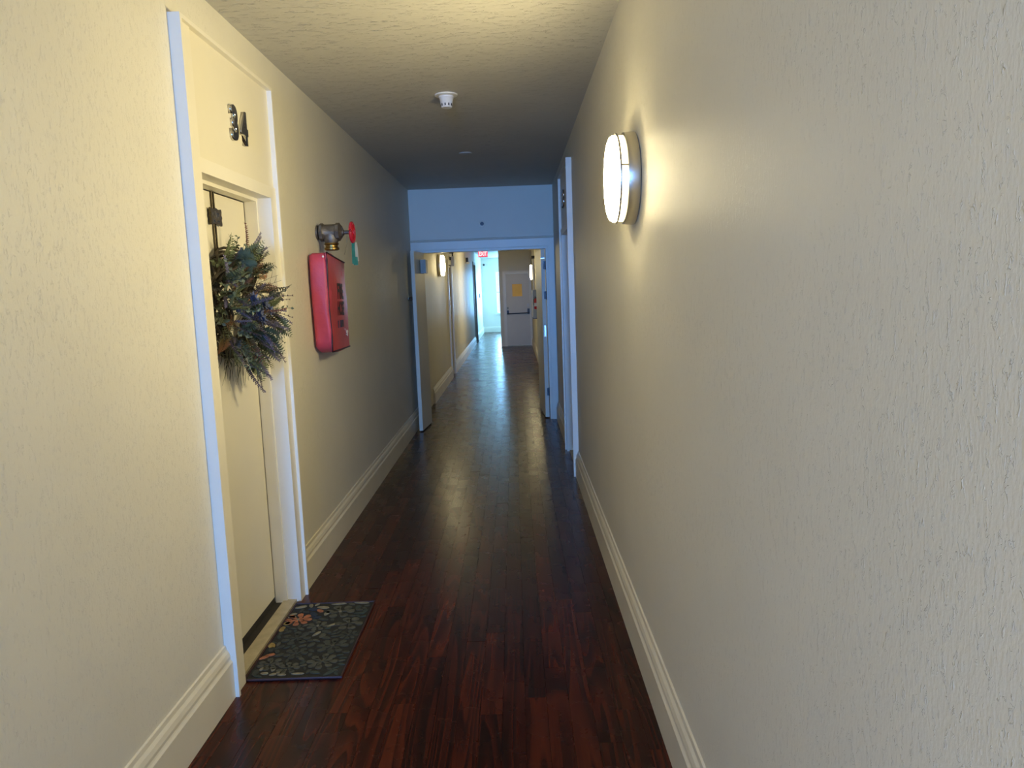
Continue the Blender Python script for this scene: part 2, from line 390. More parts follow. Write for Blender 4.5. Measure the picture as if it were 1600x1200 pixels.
# baseboards: flat board with a moulded cap
def baseboard(name, runs, lab):
    b = B()
    for (side, pos, y0, y1) in runs:
        s = {'L': 1, 'R': -1, 'E': 0}[side]
        prof = [(0, 0), (.026, 0), (.026, .135), (.021, .142), (.019, .147), (.0195, .158), (.015, .172), (.008, .182), (.006, .196), (0, .198)]
        if s: b.prism([(pos+s*q[0], q[1]) for q in prof], 'y', y0, y1)
        else: b.prism([(pos-q[0], q[1]) for q in prof], 'x', y0, y1)
    struct(b, name, 'trim2', lab)
baseboard('baseboard_left', [('L', LW, YB, 2.517), ('L', LW, 3.437, 7.99), ('L', LW, 9.45, 12.30), ('L', LW, 13.02, 20.1), ('L', LW, 21.4, YE)], 'cream moulded baseboard along the left wall')
baseboard('baseboard_right', [('R', RW, YB, 5.49), ('R', RW, 6.47, 7.99), ('R', RW, 8.2, 12.28), ('R', RW, 13.3, YD)], 'cream moulded baseboard along the right wall')
baseboard('baseboard_far', [('E', YE, LW, 1.56)], 'pale baseboard of the far lobby end wall')

# ------------------------------------------------------------------ panelled doors with transom and number (doors 1 and 2)
def apartment_door(name, lab, wall, s, y0, y1, number, ny, nz, digit_gap=0.10):
    """s=+1: in the left wall, faces +x; s=-1: right wall, faces -x. y0<y1 outer casing edges."""
    root = empty(name, (wall, (y0+y1)/2, 0), 'structure', lab)
    X = lambda d: wall+s*d
    a, c = y0+.10, y1-.088            # opening
    ztop, zh = 2.344, 1.908
    # backband: thin raised outer bead
    b = B(); b.box(X(0), X(.040), y0, y0+.014, 0, ztop); b.box(X(0), X(.040), y1-.014, y1, 0, ztop); b.box(X(0), X(.040), y0+.014, y1-.014, ztop-.014, ztop)
    build(b, 'backband', 'trim', root, bevel=.002, smooth=True)
    for (p0, p1, z1) in ((y0+.014, a, ztop-.014), (c, y1-.014, zh)):
        b = B(); b.box(X(0), X(.027), p0, p1, 0, z1); build(b, 'casing', 'trim', root, bevel=.0015)
    b = B(); b.box(X(0), X(.027), a, y1-.014 if False else c, zh-.050, zh); build(b, 'head_casing', 'trim', root, bevel=.0015)
    b = B(); b.box(X(0), X(.019), a+.002, y1-.014, zh+.002, ztop-.014); build(b, 'transom_panel', 'door', root, bevel=.0015)
    # jambs and stops
    for (p, d) in ((a, 1), (c, -1)):
        b = B(); b.box(X(0), X(-T), p, p-d*.03, 0, zh-.05); build(b, 'jamb', 'trim', root)
        b = B(); b.box(X(-.035), X(-.088), p, p+d*.014, 0, zh-.064); build(b, 'door_stop', 'trim', root, bevel=.001)
    b = B(); b.box(X(0), X(-T), a-.03, c+.03, zh-.05, zh-.02); build(b, 'head_jamb', 'trim', root)
    b = B(); b.box(X(-.035), X(-.088), a, c, zh-.050, zh-.064); build(b, 'head_stop', 'trim', root, bevel=.001)
    # leaf
    b = B(); b.box(X(-.090), X(-.130), a+.018, c-.018, .034, zh-.068); leaf = build(b, 'door_leaf', 'door', root, bevel=.0015)
    b = B(); b.box(X(-.135), X(-.15), a, c, 0, zh-.05); build(b, 'gap_backing', 'dark', root)  # dark sheet behind the leaf, darkens the gaps around it
    b = B(); b.box(X(-.091), X(-.12), a+.018, c-.018, .004, .033); build(b, 'door_sweep', 'dark', root, label='black rubber sweep under the door')
    b = B(); b.box(X(-.052), X(.006), a, c, -.004, .012); build(b, 'threshold', 'sill', root, bevel=.003, label='pale wooden threshold')
    b = B(); b.box(X(-.13), X(-.052), a, c, -.004, .003); build(b, 'threshold_gap', 'dark', root, label='dark strip behind the threshold')
    kz = .92; ky = a+.075
    b = B(); b.lathe([(.0, .0), (.028, .0), (.028, .006), (.012, .010), (.011, .030), (.022, .038), (.026, .050), (.020, .062), (0, .066)], (X(-.090), ky, kz), (s, 0, 0), 20)
    build(b, 'door_knob', 'nickel', leaf, smooth=True)
    # digits on the transom
    for i, ch in enumerate(number):
        yy = ny+(i-.5)*digit_gap*s
        def xf(u, v, w_, yy=yy): return (X(.026)+s*w_, yy+s*u, nz+v)
        t = text_mesh(ch, .172, .009, None, xf, .0065, .80)
        bmesh.ops.remove_doubles(t.bm, verts=t.bm.verts, dist=.0001)
        build(t, 'number_digit', 'chrome', root, label='chrome digit %s' % ch)
    return root
apartment_door('door_1', 'cream door with number 34 on its transom, left wall', LW, 1, 2.517, 3.437, '34', 3.012, 2.035, .10)
apartment_door('door_2', 'narrow view of cream door with number on its transom, right wall', RW, -1, 5.494, 6.466, '33', 6.05, 2.06, .10)

# doors 3 and 4: further along, plain casings
def plain_door(name, lab, wall, s, y0, y1, zt, mat='trim'):
    root = empty(name, (wall, (y0+y1)/2, 0), 'structure', lab); X = lambda d: wall+s*d
    for p0, p1 in ((y0, y0+.085), (y1-.085, y1)):
        b = B(); b.box(X(0), X(.024), p0, p1, 0, zt); build(b, 'casing', mat, root, bevel=.002)
    b = B(); b.box(X(0), X(.024), y0+.085, y1-.085, zt-.085, zt); build(b, 'head_casing', mat, root, bevel=.002)
    for p, d in ((y0+.085, -1), (y1-.085, 1)):
        b = B(); b.box(X(0), X(-T), p, p+d*.03, 0, zt-.085); build(b, 'jamb', mat, root)
    b = B(); b.box(X(-.07), X(-.105), y0+.088, y1-.088, .01, zt-.09); lf = build(b, 'door_leaf', 'door', root)
    b = B(); b.lathe([(.026, 0), (.026, .006), (.011, .010), (.011, .030), (.024, .042), (.02, .058), (0, .062)], (X(-.07), y1-.15, .92), (s, 0, 0), 14); build(b, 'door_knob', 'nickel', lf, smooth=True)
plain_door('door_3', 'cream door beyond the first far sconce, left wall', LW, 1, 12.30, 13.02, 1.95)
plain_door('door_4', 'cream door edge beyond the double door, right wall', RW, -1, 12.28, 13.3, 1.97)
# dark opening to the side passage
b = B(); b.box(LW-T, LW+.02, 20.1, 20.17, 0, 2.2); b.box(LW-T, LW+.02, 21.28, 21.36, 0, 2.2); b.box(LW-T, LW+.02, 20.17, 21.28, 2.13, 2.2)
struct(b, 'trim_1', 'greybox', 'dark frame of the side passage opening')

# ------------------------------------------------------------------ double door in the cross wall
dd = empty('door_5', (-.32, Y1, 0), 'structure', 'open pair of fire doors across the corridor')
for x0, x1 in ((LW+.001, -1.03), (.378, RW-.001)):
    b = B(); b.box(x0, x1, Y1-.022, Y1, 0, 1.95); build(b, 'casing', 'trim', dd, bevel=.002)
b = B(); b.box(-1.03, .378, Y1-.022, Y1, 1.868, 1.95); build(b, 'head_casing', 'trim', dd, bevel=.002)
b = B(); b.prism([(Y1, 1.95), (Y1-.034, 1.953), (Y1-.040, 1.966), (Y1-.030, 1.972), (Y1, 1.974)], 'x', LW+.001, RW-.001); build(b, 'cap_moulding', 'trim', dd)
for x0, x1 in ((-1.035, -1.012), (.352, .375)):
    b = B(); b.box(x0, x1, Y1-.01, Y1+.14, 0, 1.862); build(b, 'jamb', 'trim', dd)
b = B(); b.box(-1.012, .352, Y1-.01, Y1+.14, 1.840, 1.862); build(b, 'head_jamb', 'trim', dd)
def leaf(x0, y0, x1, y1, th, z0, z1, parent, mat, label=None):
    """slab from hinge (x0,y0) to free edge (x1,y1), thickness th to the left of that direction"""
    d = Vector((x1-x0, y1-y0, 0)).normalized(); n = Vector((-d.y, d.x, 0))*th
    p = [(x0, y0), (x1, y1), (x1+n.x, y1+n.y), (x0+n.x, y0+n.y)]
    b = B(); b.prism(p, 'z', z0, z1); return build(b, 'door_leaf', mat, parent, bevel=.0015, label=label)
l1 = leaf(-.945, Y1-.005, -.985, 7.54, -.036, .012, 1.838, dd, 'door', 'left leaf swung towards the viewer')
b = B(); b.box(-.958, -.902, 7.80, 7.98, 1.62, 1.76); build(b, 'door_closer', 'greybox', l1, bevel=.004, label='blue-grey closer box on the leaf')
l2 = leaf(.345, 8.10, .305, 8.80, .042, .012, 1.838, dd, 'door', 'right leaf swung away from the viewer')
for z in (.25, 1.30, 1.62):
    b = B(); b.lathe([(.0, 0), (.007, 0), (.007, .09), (0, .09)], (.350, 8.085, z), (0, 0, 1), 8); b.box(.325, .352, 8.082, 8.086, z+.004, z+.086); build(b, 'hinge', 'mountain', l2)
b = B(); b.box(.30, .3405, 8.088, 8.099, 1.735, 1.745); b.box(.318, .335, 8.09, 8.099, .9, 1.02); build(b, 'edge_bolt', 'nickel', l2)

# ------------------------------------------------------------------ stair door at the far end
fd = empty('door_6', (.1, YD, 0), 'structure', 'grey-cream stair door with crash bar and yellow papered window')
for x0, x1 in ((-.270, -.200), (.398, .440)):
    b = B(); b.box(x0, x1, YD-.02, YD, 0, 1.875); build(b, 'casing', 'trim', fd, bevel=.002)
b = B(); b.box(-.200, .398, YD-.02, YD, 1.812, 1.875); build(b, 'head_casing', 'trim', fd, bevel=.002)
b = B(); b.box(-.215, -.197, YD, YD+.16, 0, 1.82); b.box(.392, .40, YD, YD+.16, 0, 1.82); b.box(-.2, .395, YD, YD+.16, 1.808, 1.82); build(b, 'jamb', 'trim', fd)
b = B()
for x0, x1, z0, z1 in ((-.195, -.038, .01, 1.805), (.208, .39, .01, 1.805), (-.038, .208, .01, 1.245), (-.038, .208, 1.55, 1.805)): b.box(x0, x1, YD+.03, YD+.07, z0, z1)
lf = build(b, 'door_leaf', 'greydoor', fd)
b = B(); b.box(-.052, .222, YD+.024, YD+.03, 1.231, 1.245); b.box(-.052, .222, YD+.024, YD+.03, 1.55, 1.564); b.box(-.052, -.038, YD+.024, YD+.03, 1.245, 1.55); b.box(.208, .222, YD+.024, YD+.03, 1.245, 1.55); build(b, 'window_trim', 'greydoor', lf)
b = B(); b.box(-.038, .208, YD+.05, YD+.055, 1.245, 1.55); build(b, 'papered_pane', 'paper', lf, label='square window covered with yellow-brown paper')
b = B(); b.tube([(-.185, YD-.035, .818), (.37, YD-.035, .825)], .014, 10); build(b, 'push_bar', 'mountain', lf, smooth=True, label='dark crash bar')
for x0, x1, z0, z1, mt in ((-.19, -.14, .80, .90, 'mountain'), (-.185, -.145, .93, .985, 'greybox'), (.325, .38, .80, .93, 'mountain'), (.32, .375, .97, 1.06, 'white')):
    b = B(); b.box(x0, x1, YD-.03, YD+.03, z0, z1); build(b, 'latch_box', mt, lf, bevel=.004)

# ------------------------------------------------------------------ wall sconces
def sconce(loc, s, lab, glass='lamp'):
    x, y, z = loc
    t = empty('wall_sconce', loc, None, lab, 'lamp', 'round wall sconces of the corridor'); ax = (-s, 0, 0)
    b = B(); b.lathe([(0, 0), (.150, 0), (.158, .004), (.160, .010), (.158, .043), (.154, .046), (.149, .046), (.149, .034), (0, .034)], loc, ax, 56); build(b, 'metal_pan', 'nickel', t, smooth=True)
    b = B(); b.lathe([(.146, .034), (.148, .050), (.148, .070)], loc, ax, 56); build(b, 'side_glass', 'lamp_side', t, smooth='all', label='dimmer glass band behind the ring')
    b = B(); b.lathe([(.148, .070), (.148, .080), (.143, .088), (.128, .094), (.09, .099), (.04, .1015), (0, .102)], loc, ax, 56); build(b, 'glass_shade', glass, t, smooth='all', label='glowing opal glass')
    b = B()
    b.lathe([(.147, .065), (.1555, .0655), (.1565, .069), (.1555, .0725), (.147, .073)], loc, ax, 56)
    build(b, 'shade_ring', 'nickel', t, smooth=True)
    for ang in (50, 170, 290):
        a = math.radians(ang); q = Vector((0, math.cos(a), math.sin(a)))*.1525
        b = B(); b.tube([Vector(loc)+q+Vector((-s*.044, 0, 0)), Vector(loc)+q+Vector((-s*.071, 0, 0))], .003, 6); build(b, 'ring_rod', 'nickel', t)
    return t
sconce((RW, 2.72, 1.795), 1, 'large lit round sconce on the near right wall')
sconce((RW, -1.5, 1.795), 1, 'added unseen lit sconce on the right wall behind the viewer')  # out of view, added to warm and brighten the near left wall
sconce((LW, 10.85, 1.80), -1, 'lit round sconce on the left wall beyond the double door', 'lamp_far')
sconce((RW, 15.4, 1.755), 1, 'small lit round sconce on the far right wall, before the stair door')

# ------------------------------------------------------------------ wreath on door 34
DX = LW-.090                        # door face
wc = Vector((DX+.055, 2.985, 1.395))
wr = empty('door_wreath', (DX, 2.985, 1.395), None, 'leafy lavender and fern wreath hanging on door 34', 'wreath')
b = B()
for k in range(16):
    ph = rp.random()*6.28; pr = rp.uniform(.14, .22); off = rp.uniform(-.03, .03)
    b.tube([(wc.x+off+.022*math.sin(5*a+ph), wc.y+(pr+.015*math.sin(4*a+ph))*math.cos(a), wc.z+(pr+.015*math.cos(3*a+ph))*math.sin(a)) for a in [2*math.pi*j/36 for j in range(37)]], .0055, 5)
build(b, 'twig_ring', 'twig', wr)
# hanger strap
b = B()
b.box(DX+.001, DX+.004, 2.962, 2.990, 1.60, 1.842); b.box(DX-.04, DX+.004, 2.962, 2.990, 1.842, 1.845)
b.tube([(DX+.006, 2.965, 1.60), (DX+.006, 2.965, 1.842)], .003, 6); b.tube([(DX+.006, 2.987, 1.60), (DX+.006, 2.987, 1.842)], .003, 6)
hg = build(b, 'hanger_strap', 'strap', wr, label='dark metal over-door hanger')
b = B(); prof = [(2.976+.055*a_, 1.745+.033*c_) for a_, c_ in ((-1, -.75), (-.92, -1), (-.4, -.86), (.4, -.86), (.92, -1), (1, -.75), (.93, -.3), (1.04, 0), (.93, .3), (1, .75), (.92, 1), (.4, .86), (0, 1.05), (-.4, .86), (-.92, 1), (-1, .75), (-.93, .3), (-1.04, 0), (-.93, -.3))]
b.prism(prof, 'x', DX+.008, DX+.016); pq = build(b, 'plaque', 'strap', hg, bevel=.0015)
b = B()
for y, z, w_, h_ in ((2.945, 1.755, .007, .014), (2.965, 1.752, .004, .024), (2.985, 1.752, .007, .016), (3.004, 1.745, .006, .016), (2.948, 1.727, .010, .008), (2.985, 1.728, .02, .004)):
    b.box(DX+.016, DX+.019, y-w_/2, y+w_/2, z-h_/2, z+h_/2)
build(b, 'raised_ornament', 'chrome', pq, bevel=.001)

def curve_pt(L, bend, t): return Vector((bend*L*t*t, 0, L*t))
def fern_mesh(L, bend, mat, wide=.34, n=11):
    b = B(); b.tube([curve_pt(L, bend, t/6) for t in range(7)], [.0022*(1-t/8) for t in range(7)], 4)
    for k in range(1, n+1):
        t = .14+.84*k/(n+1); base = curve_pt(L, bend, t); ln = L*wide*math.sin(math.pi*min(1, .18+t*.78))*(.9+.2*rp.random())
        for sd in (-1, 1):
            tip = base+Vector((rp.uniform(-.1, .12)*ln, sd*ln*.9, ln*.45)); b.blade(base, tip, ln*.16, (1, 0, .1), .1)
    return b.mesh('fern_frond', mat)
def bud_mesh(L, bend, mat, n=16, sz=.009, start=.35, name='lavender_sprig'):
    b = B(); b.tube([curve_pt(L, bend, t/6) for t in range(7)], .0014, 4)
    for k in range(n):
        t = start+(1-start)*k/(n-1); base = curve_pt(L, bend, t)
        for j in range(3):
            a = k*1.1+j*2.09; d = Vector((math.cos(a), math.sin(a), .9)).normalized(); s_ = sz*(1.15-.5*t)
            q = base+d*s_*.9; e = d.cross(Vector((0, 0, 1))).normalized()*s_*.42; g = d.cross(e).normalized()*s_*.42
            vs = [b.bm.verts.new(v) for v in (base, q+e, q+g, q-e, q-g, q+d*s_)]
            for i in range(4): b.bm.faces.new((vs[0], vs[1+i], vs[1+(i+1) % 4])); b.bm.faces.new((vs[5], vs[1+(i+1) % 4], vs[1+i]))
    return b.mesh(name, mat)
def leafy_mesh(L, bend, mat, n=7, sz=.028):
    b = B(); b.tube([curve_pt(L, bend, t/5) for t in range(6)], .0015, 4)
    for k in range(n):
        t = .2+.8*k/(n-1); base = curve_pt(L, bend, t); a = k*2.4
        d = Vector((math.cos(a)*.9, math.sin(a)*.9, .55)).normalized(); b.blade(base, base+d*sz*(1.2-.3*t), sz*.30, d.cross(Vector((0, 0, 1))).cross(d), .15)
    return b.mesh('leaf_sprig', mat)
def cone_mesh(L, bend, n):       # dark pointed seed heads spaced on a stem
    b = B(); b.tube([curve_pt(L, bend, t/6) for t in range(7)], .0013, 4)
    for k in range(n):
        t = .45+.55*k/(n-1); q = curve_pt(L, bend, t); s_ = .008*(1.1-.35*t)
        for j in range(4):
            a = j*1.57+k*.5; b.blade(q, q+Vector((math.cos(a)*s_*.9, math.sin(a)*s_*.9, s_*1.1)), s_*.35, (math.cos(a), math.sin(a), -.6), 0)
    return b.mesh('seed_sprig', 'darkbud')
def twig_mesh(L):
    b = B(); b.tube([curve_pt(L, .25, t/5) for t in range(6)], [.0018*(1-t/7) for t in range(6)], 4)
    for k in range(4):
        q = curve_pt(L, .25, .45+.13*k); b.tube([q, q+Vector((rp.uniform(-.02, .02), rp.choice((-1, 1))*.022, .025))], [.001, .0004], 3)
    return b.mesh('bare_twig', 'twig')
def flower_mesh(mat):
    b = B()
    for k in range(14):
        a = k*2.4; e = .3+.9*(k/14); d = Vector((math.cos(a)*math.sin(e), math.sin(a)*math.sin(e), math.cos(e)))
        b.blade(d*.006, d*.034, .009, d.cross(Vector((0, 0, 1))).cross(d), .2)
    b.lathe([(0, .016), (.007, .012), (.008, .004), (0, 0)], (0, 0, 0), (0, 0, 1), 8); return b.mesh('flower_head', mat)
KIT = [fern_mesh(.17, .35, 'fern'), fern_mesh(.14, .5, 'fern', .30, 9), fern_mesh(.15, .4, 'rust', .30, 10), fern_mesh(.20, .3, 'fern', .26, 13),
       bud_mesh(.16, .2, 'lav'), bud_mesh(.19, .35, 'lav', 18, .0095, .3), bud_mesh(.15, .1, 'lav', 14, .012, .25),
       leafy_mesh(.13, .3, 'leaf'), leafy_mesh(.16, .2, 'leaf', 9, .024), leafy_mesh(.12, .4, 'fern', 7, .034),
       cone_mesh(.20, .15, 7), cone_mesh(.22, .35, 9), twig_mesh(.18), twig_mesh(.22), flower_mesh('blue'), flower_mesh('lav'), bud_mesh(.18, .3, 'rust', 14, .008, .4, 'rust_sprig')]
PN = {0: 'fern_frond', 1: 'fern_frond', 2: 'fern_frond', 3: 'fern_frond', 4: 'lavender_sprig', 5: 'lavender_sprig', 6: 'lavender_sprig', 7: 'leaf_sprig', 8: 'leaf_sprig', 9: 'leaf_sprig', 10: 'seed_sprig', 11: 'seed_sprig', 12: 'bare_twig', 13: 'bare_twig', 14: 'flower_head', 15: 'flower_head', 16: 'rust_sprig'}
def place_sprig(k, base, d, scale=1.0, roll=None):
    d = Vector(d).normalized(); q = d.to_track_quat('Z', 'X'); e = (q.to_matrix() @ Matrix.Rotation(roll if roll is not None else rp.uniform(0, 6.28), 3, 'Z')).to_euler()
    o = link(PN[k], KIT[k], wr, Vector(base)-worg(wr), e); o.scale = (scale,)*3
    if k in (2, 16): o['label'] = 'rust coloured sprig'
    return o
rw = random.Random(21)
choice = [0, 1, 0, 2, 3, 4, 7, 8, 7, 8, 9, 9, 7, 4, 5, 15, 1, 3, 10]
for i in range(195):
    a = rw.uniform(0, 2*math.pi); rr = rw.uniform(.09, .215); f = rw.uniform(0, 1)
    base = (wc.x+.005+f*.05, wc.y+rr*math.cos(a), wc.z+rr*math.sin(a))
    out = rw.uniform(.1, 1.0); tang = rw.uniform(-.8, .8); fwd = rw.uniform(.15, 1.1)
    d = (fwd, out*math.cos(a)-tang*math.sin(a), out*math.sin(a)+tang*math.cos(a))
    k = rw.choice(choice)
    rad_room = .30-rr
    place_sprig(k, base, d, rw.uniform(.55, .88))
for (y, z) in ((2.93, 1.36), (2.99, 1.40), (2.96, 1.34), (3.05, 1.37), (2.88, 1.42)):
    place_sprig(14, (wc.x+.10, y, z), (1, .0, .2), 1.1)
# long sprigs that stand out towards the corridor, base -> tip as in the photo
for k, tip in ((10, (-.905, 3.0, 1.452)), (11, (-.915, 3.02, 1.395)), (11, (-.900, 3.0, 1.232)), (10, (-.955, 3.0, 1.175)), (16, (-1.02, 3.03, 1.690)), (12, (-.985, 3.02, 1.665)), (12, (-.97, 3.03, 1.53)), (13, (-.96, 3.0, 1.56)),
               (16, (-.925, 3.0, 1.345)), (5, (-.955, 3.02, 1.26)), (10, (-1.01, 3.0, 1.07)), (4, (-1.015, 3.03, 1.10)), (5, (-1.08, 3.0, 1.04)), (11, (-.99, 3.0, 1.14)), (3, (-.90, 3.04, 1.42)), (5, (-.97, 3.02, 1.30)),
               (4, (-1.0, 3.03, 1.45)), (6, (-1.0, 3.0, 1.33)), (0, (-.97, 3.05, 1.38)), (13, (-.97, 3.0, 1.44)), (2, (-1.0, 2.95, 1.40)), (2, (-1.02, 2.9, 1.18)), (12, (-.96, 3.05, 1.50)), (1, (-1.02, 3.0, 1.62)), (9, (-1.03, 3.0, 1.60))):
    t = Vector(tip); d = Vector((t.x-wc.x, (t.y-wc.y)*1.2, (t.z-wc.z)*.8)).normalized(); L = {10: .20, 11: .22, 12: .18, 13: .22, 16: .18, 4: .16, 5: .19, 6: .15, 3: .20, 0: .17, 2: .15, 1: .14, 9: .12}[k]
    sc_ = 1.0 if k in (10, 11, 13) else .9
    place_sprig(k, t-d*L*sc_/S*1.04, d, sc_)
b = B()
for k in range(110):            # limp dry grass at back and bottom
    a = rw.uniform(math.radians(190), math.radians(350)) if k % 3 else rw.uniform(0, 6.28)
    q = Vector((wc.x-.02+rw.uniform(-.02, .05), wc.y+.2*math.cos(a), wc.z+.2*math.sin(a)))
    dr = Vector((rw.uniform(-.01, .05), .09*math.cos(a)+rw.uniform(-.03, .03), .06*math.sin(a)-rw.uniform(.01, .09)))
    dr.x = max(dr.x, DX+.01-q.x)
    b.tube([q, q+dr*.5+Vector((.012, 0, .012)), q+dr], [.0016, .0013, .0006], 3)
o = build(b, 'dry_grass', 'grass', wr); o['kind'] = 'stuff'

# ------------------------------------------------------------------ doormat
mx0, mx1, my0, my1 = -1.062, -.698, 2.622, 3.300
mt = empty('doormat', ((mx0+mx1)/2, (my0+my1)/2, 0), None, 'dark rubber doormat with raised flower pattern at door 34', 'doormat')
MAT['rubber'] = simple('dark_rubber', (.007, .009, .010), .75, var=.3, nscale=20, bmp=.4)
for nm, c in (('petal_grey', (.062, .066, .052)), ('petal_dark', (.036, .042, .036)), ('petal_cream', (.20, .185, .13)), ('petal_orange', (.33, .12, .055)), ('petal_yellow', (.28, .20, .06)), ('petal_blue', (.012, .025, .055)), ('petal_teal', (.028, .044, .042))):
    MAT[nm] = simple(nm, c, .8, var=.3, nscale=40, bmp=.3)
b = B(); b.box(mx0, mx1, my0, my1, .0, .007); build(b, 'mat_base', 'rubber', mt, bevel=.002)
b = B(); b.tube([(mx0, my0, .006), (mx1, my0, .006), (mx1, my1, .006), (mx0, my1, .006), (mx0, my0, .006)], .005, 6); build(b, 'mat_rim', 'piping', mt)
rm = random.Random(5)
def petal(b, cx, cy, L, W, ang, z0=.0068, z1=.0095):
    n = 8; pts = []
    for k in range(n):
        a = 2*math.pi*k/n; u = L/2*math.cos(a); v = W/2*math.sin(a)*(1+.25*math.cos(a))
        x = cx+u*math.cos(ang)-v*math.sin(ang); y = cy+u*math.sin(ang)+v*math.cos(ang)
        pts.append((min(max(x, mx0+.004), mx1-.004), min(max(y, my0+.005), my1-.005)))
    try: b.prism(pts, 'z', z0, z1)
    except ValueError: pass
taken = []
def flower(cx, cy, R, mat, core='petal_cream', n=None, name='flower', rings=2, label=None):
    b = B(); n = n or rm.randint(6, 8)
    for rg in range(rings):
        rr = R*(.72 if rg == 0 else .38)
        for k in range(n-rg*2):
            a = 2*math.pi*k/(n-rg*2)+rg*.4+rm.uniform(-.1, .1); petal(b, cx+rr*math.cos(a), cy+rr*math.sin(a), R*.56, 2.0*rr/n*2.3, a)
    f = build(b, 'flower', mat, mt, label=label)
    b = B(); petal(b, cx, cy, R*.24, R*.24, 0, .0068, .0105); build(b, 'flower_centre', core, f)
    taken.append((cx, cy, R))
for cx, cy, R, m_, c_, lb in ((-1.005, 3.130, .062, 'petal_orange', 'petal_cream', 'orange flower'), (-.835, 3.200, .066, 'petal_grey', 'petal_cream', None), (-.768, 3.075, .062, 'petal_grey', 'petal_dark', None),
                       (-.745, 2.965, .042, 'petal_dark', 'petal_grey', None), (-.900, 3.060, .046, 'petal_grey', 'petal_cream', None), (-.790, 2.870, .066, 'petal_dark', 'petal_grey', None),
                       (-1.000, 2.735, .050, 'petal_grey', 'petal_dark', None), (-.800, 2.745, .062, 'petal_grey', 'petal_grey', None), (-.920, 2.700, .046, 'petal_grey', 'petal_dark', None), (-.960, 2.950, .062, 'petal_dark', 'petal_dark', None),
                       (-.925, 2.820, .050, 'petal_dark', 'petal_dark', None)):
    flower(cx, cy, R, m_, c_, label=lb)
def petals(lst, mat, label=None):
    for (cx, cy, L, W, a) in lst:
        b = B(); petal(b, cx, cy, L, W, math.radians(a)); build(b, 'petal', mat, mt, label=label); taken.append((cx, cy, L*.42))
petals([(-1.03, 3.262, .055, .022, 20), (-.985, 3.272, .04, .02, 110), (-.96, 3.285, .03, .015, 60), (-.925, 3.250, .06, .026, -10), (-.86, 3.285, .07, .016, 5), (-.755, 3.288, .07, .016, -5), (-1.045, 3.185, .04, .018, 30), (-1.043, 3.16, .04, .018, 10),
        (-.892, 3.185, .045, .022, 80), (-.84, 3.065, .05, .016, 35), (-.885, 2.985, .05, .016, 60), (-1.00, 2.665, .03, .018, 0), (-.965, 2.655, .028, .016, 20), (-.975, 2.69, .024, .016, 90), (-.945, 2.668, .022, .018, 0), (-.93, 2.650, .035, .014, 0), (-1.02, 2.70, .03, .018, 60), (-.87, 2.655, .05, .014, 0)], 'petal_cream', 'pale cream petal')
petals([(-1.045, 2.79, .045, .02, 40), (-1.025, 2.81, .04, .02, 20), (-.93, 3.215, .04, .022, -40)], 'petal_orange', 'orange petal')
petals([(-1.047, 3.095, .035, .03, 0), (-1.05, 3.04, .03, .05, 0), (-1.045, 2.89, .03, .05, 20)], 'petal_yellow', 'yellow petal')
petals([(-.95, 3.18, .06, .03, -60), (-.925, 3.145, .04, .025, 30), (-.965, 3.235, .05, .03, 0)], 'petal_blue', 'dark blue petal')
fill = []
for _ in range(5000):
    if len(fill) > 105: break
    L = rm.uniform(.026, .055); x, y = rm.uniform(mx0+.02, mx1-.02), rm.uniform(my0+.02, my1-.02)
    if all(math.hypot(x-q[0], y-q[1]) > q[2]+L*.34 for q in taken): fill.append((x, y, L)); taken.append((x, y, L*.36))
for x, y, L in fill:
    b = B(); petal(b, x, y, L, L*rm.uniform(.35, .6), rm.uniform(0, 3.14)); build(b, 'leaf', rm.choice(['petal_grey', 'petal_dark', 'petal_dark', 'petal_teal']), mt)

# ------------------------------------------------------------------ fire hose bag
by0, by1, bx1, bz0, bz1 = 3.955, 4.37, -.982, 1.112, 1.668
bag = empty('fire_hose_bag', (LW, 4.16, bz0), None, 'red vinyl cover lettered FIRE HOSE hanging on the left wall', 'hose cover')
b = B(); b.box(LW+.012, bx1, by0, by1, bz0, bz1)
bmesh.ops.subdivide_edges(b.bm, edges=b.bm.edges, cuts=9, use_grid_fill=True)
rb = random.Random(2); ph = [rb.uniform(0, 6.28) for _ in range(6)]
for v in b.bm.verts:
    x, y, z = v.co; u = (y-by0)/(by1-by0); t = (z-bz0)/(bz1-bz0); dpt = (x-LW-.012)/(bx1-LW-.012)
    # shoulders rounded and slumped, belly pushed out, creases in the vinyl
    z2 = z-(.045*u*t**3)-.028*(abs(u-.5)*2)**3*t**4+.02*(abs(u-.5)*2)**4*(1-t)**4*2
    x2 = x+dpt*(.012*math.sin(math.pi*t)*math.sin(math.pi*u)+.003*math.sin(9*z*3+ph[0]+4*u)+.0025*math.sin(40*y+ph[1]))
    y2 = y+(.010*math.sin(7*z+ph[2])*(1-.6*u))+(.012*(1-t)*u)+(.010*math.sin(11*z+3*dpt+ph[3])*(1 if u < .1 else .3))*dpt
    if dpt > .95 and t > .95: x2 -= .014
    if dpt > .95 and t < .05: x2 -= .010
    v.co = (x2, y2, z2)
bmesh.ops.smooth_vert(b.bm, verts=b.bm.verts, factor=.5, use_axis_x=True, use_axis_y=True, use_axis_z=True)
build(b, 'cover_body', 'redcloth', bag, smooth='all')
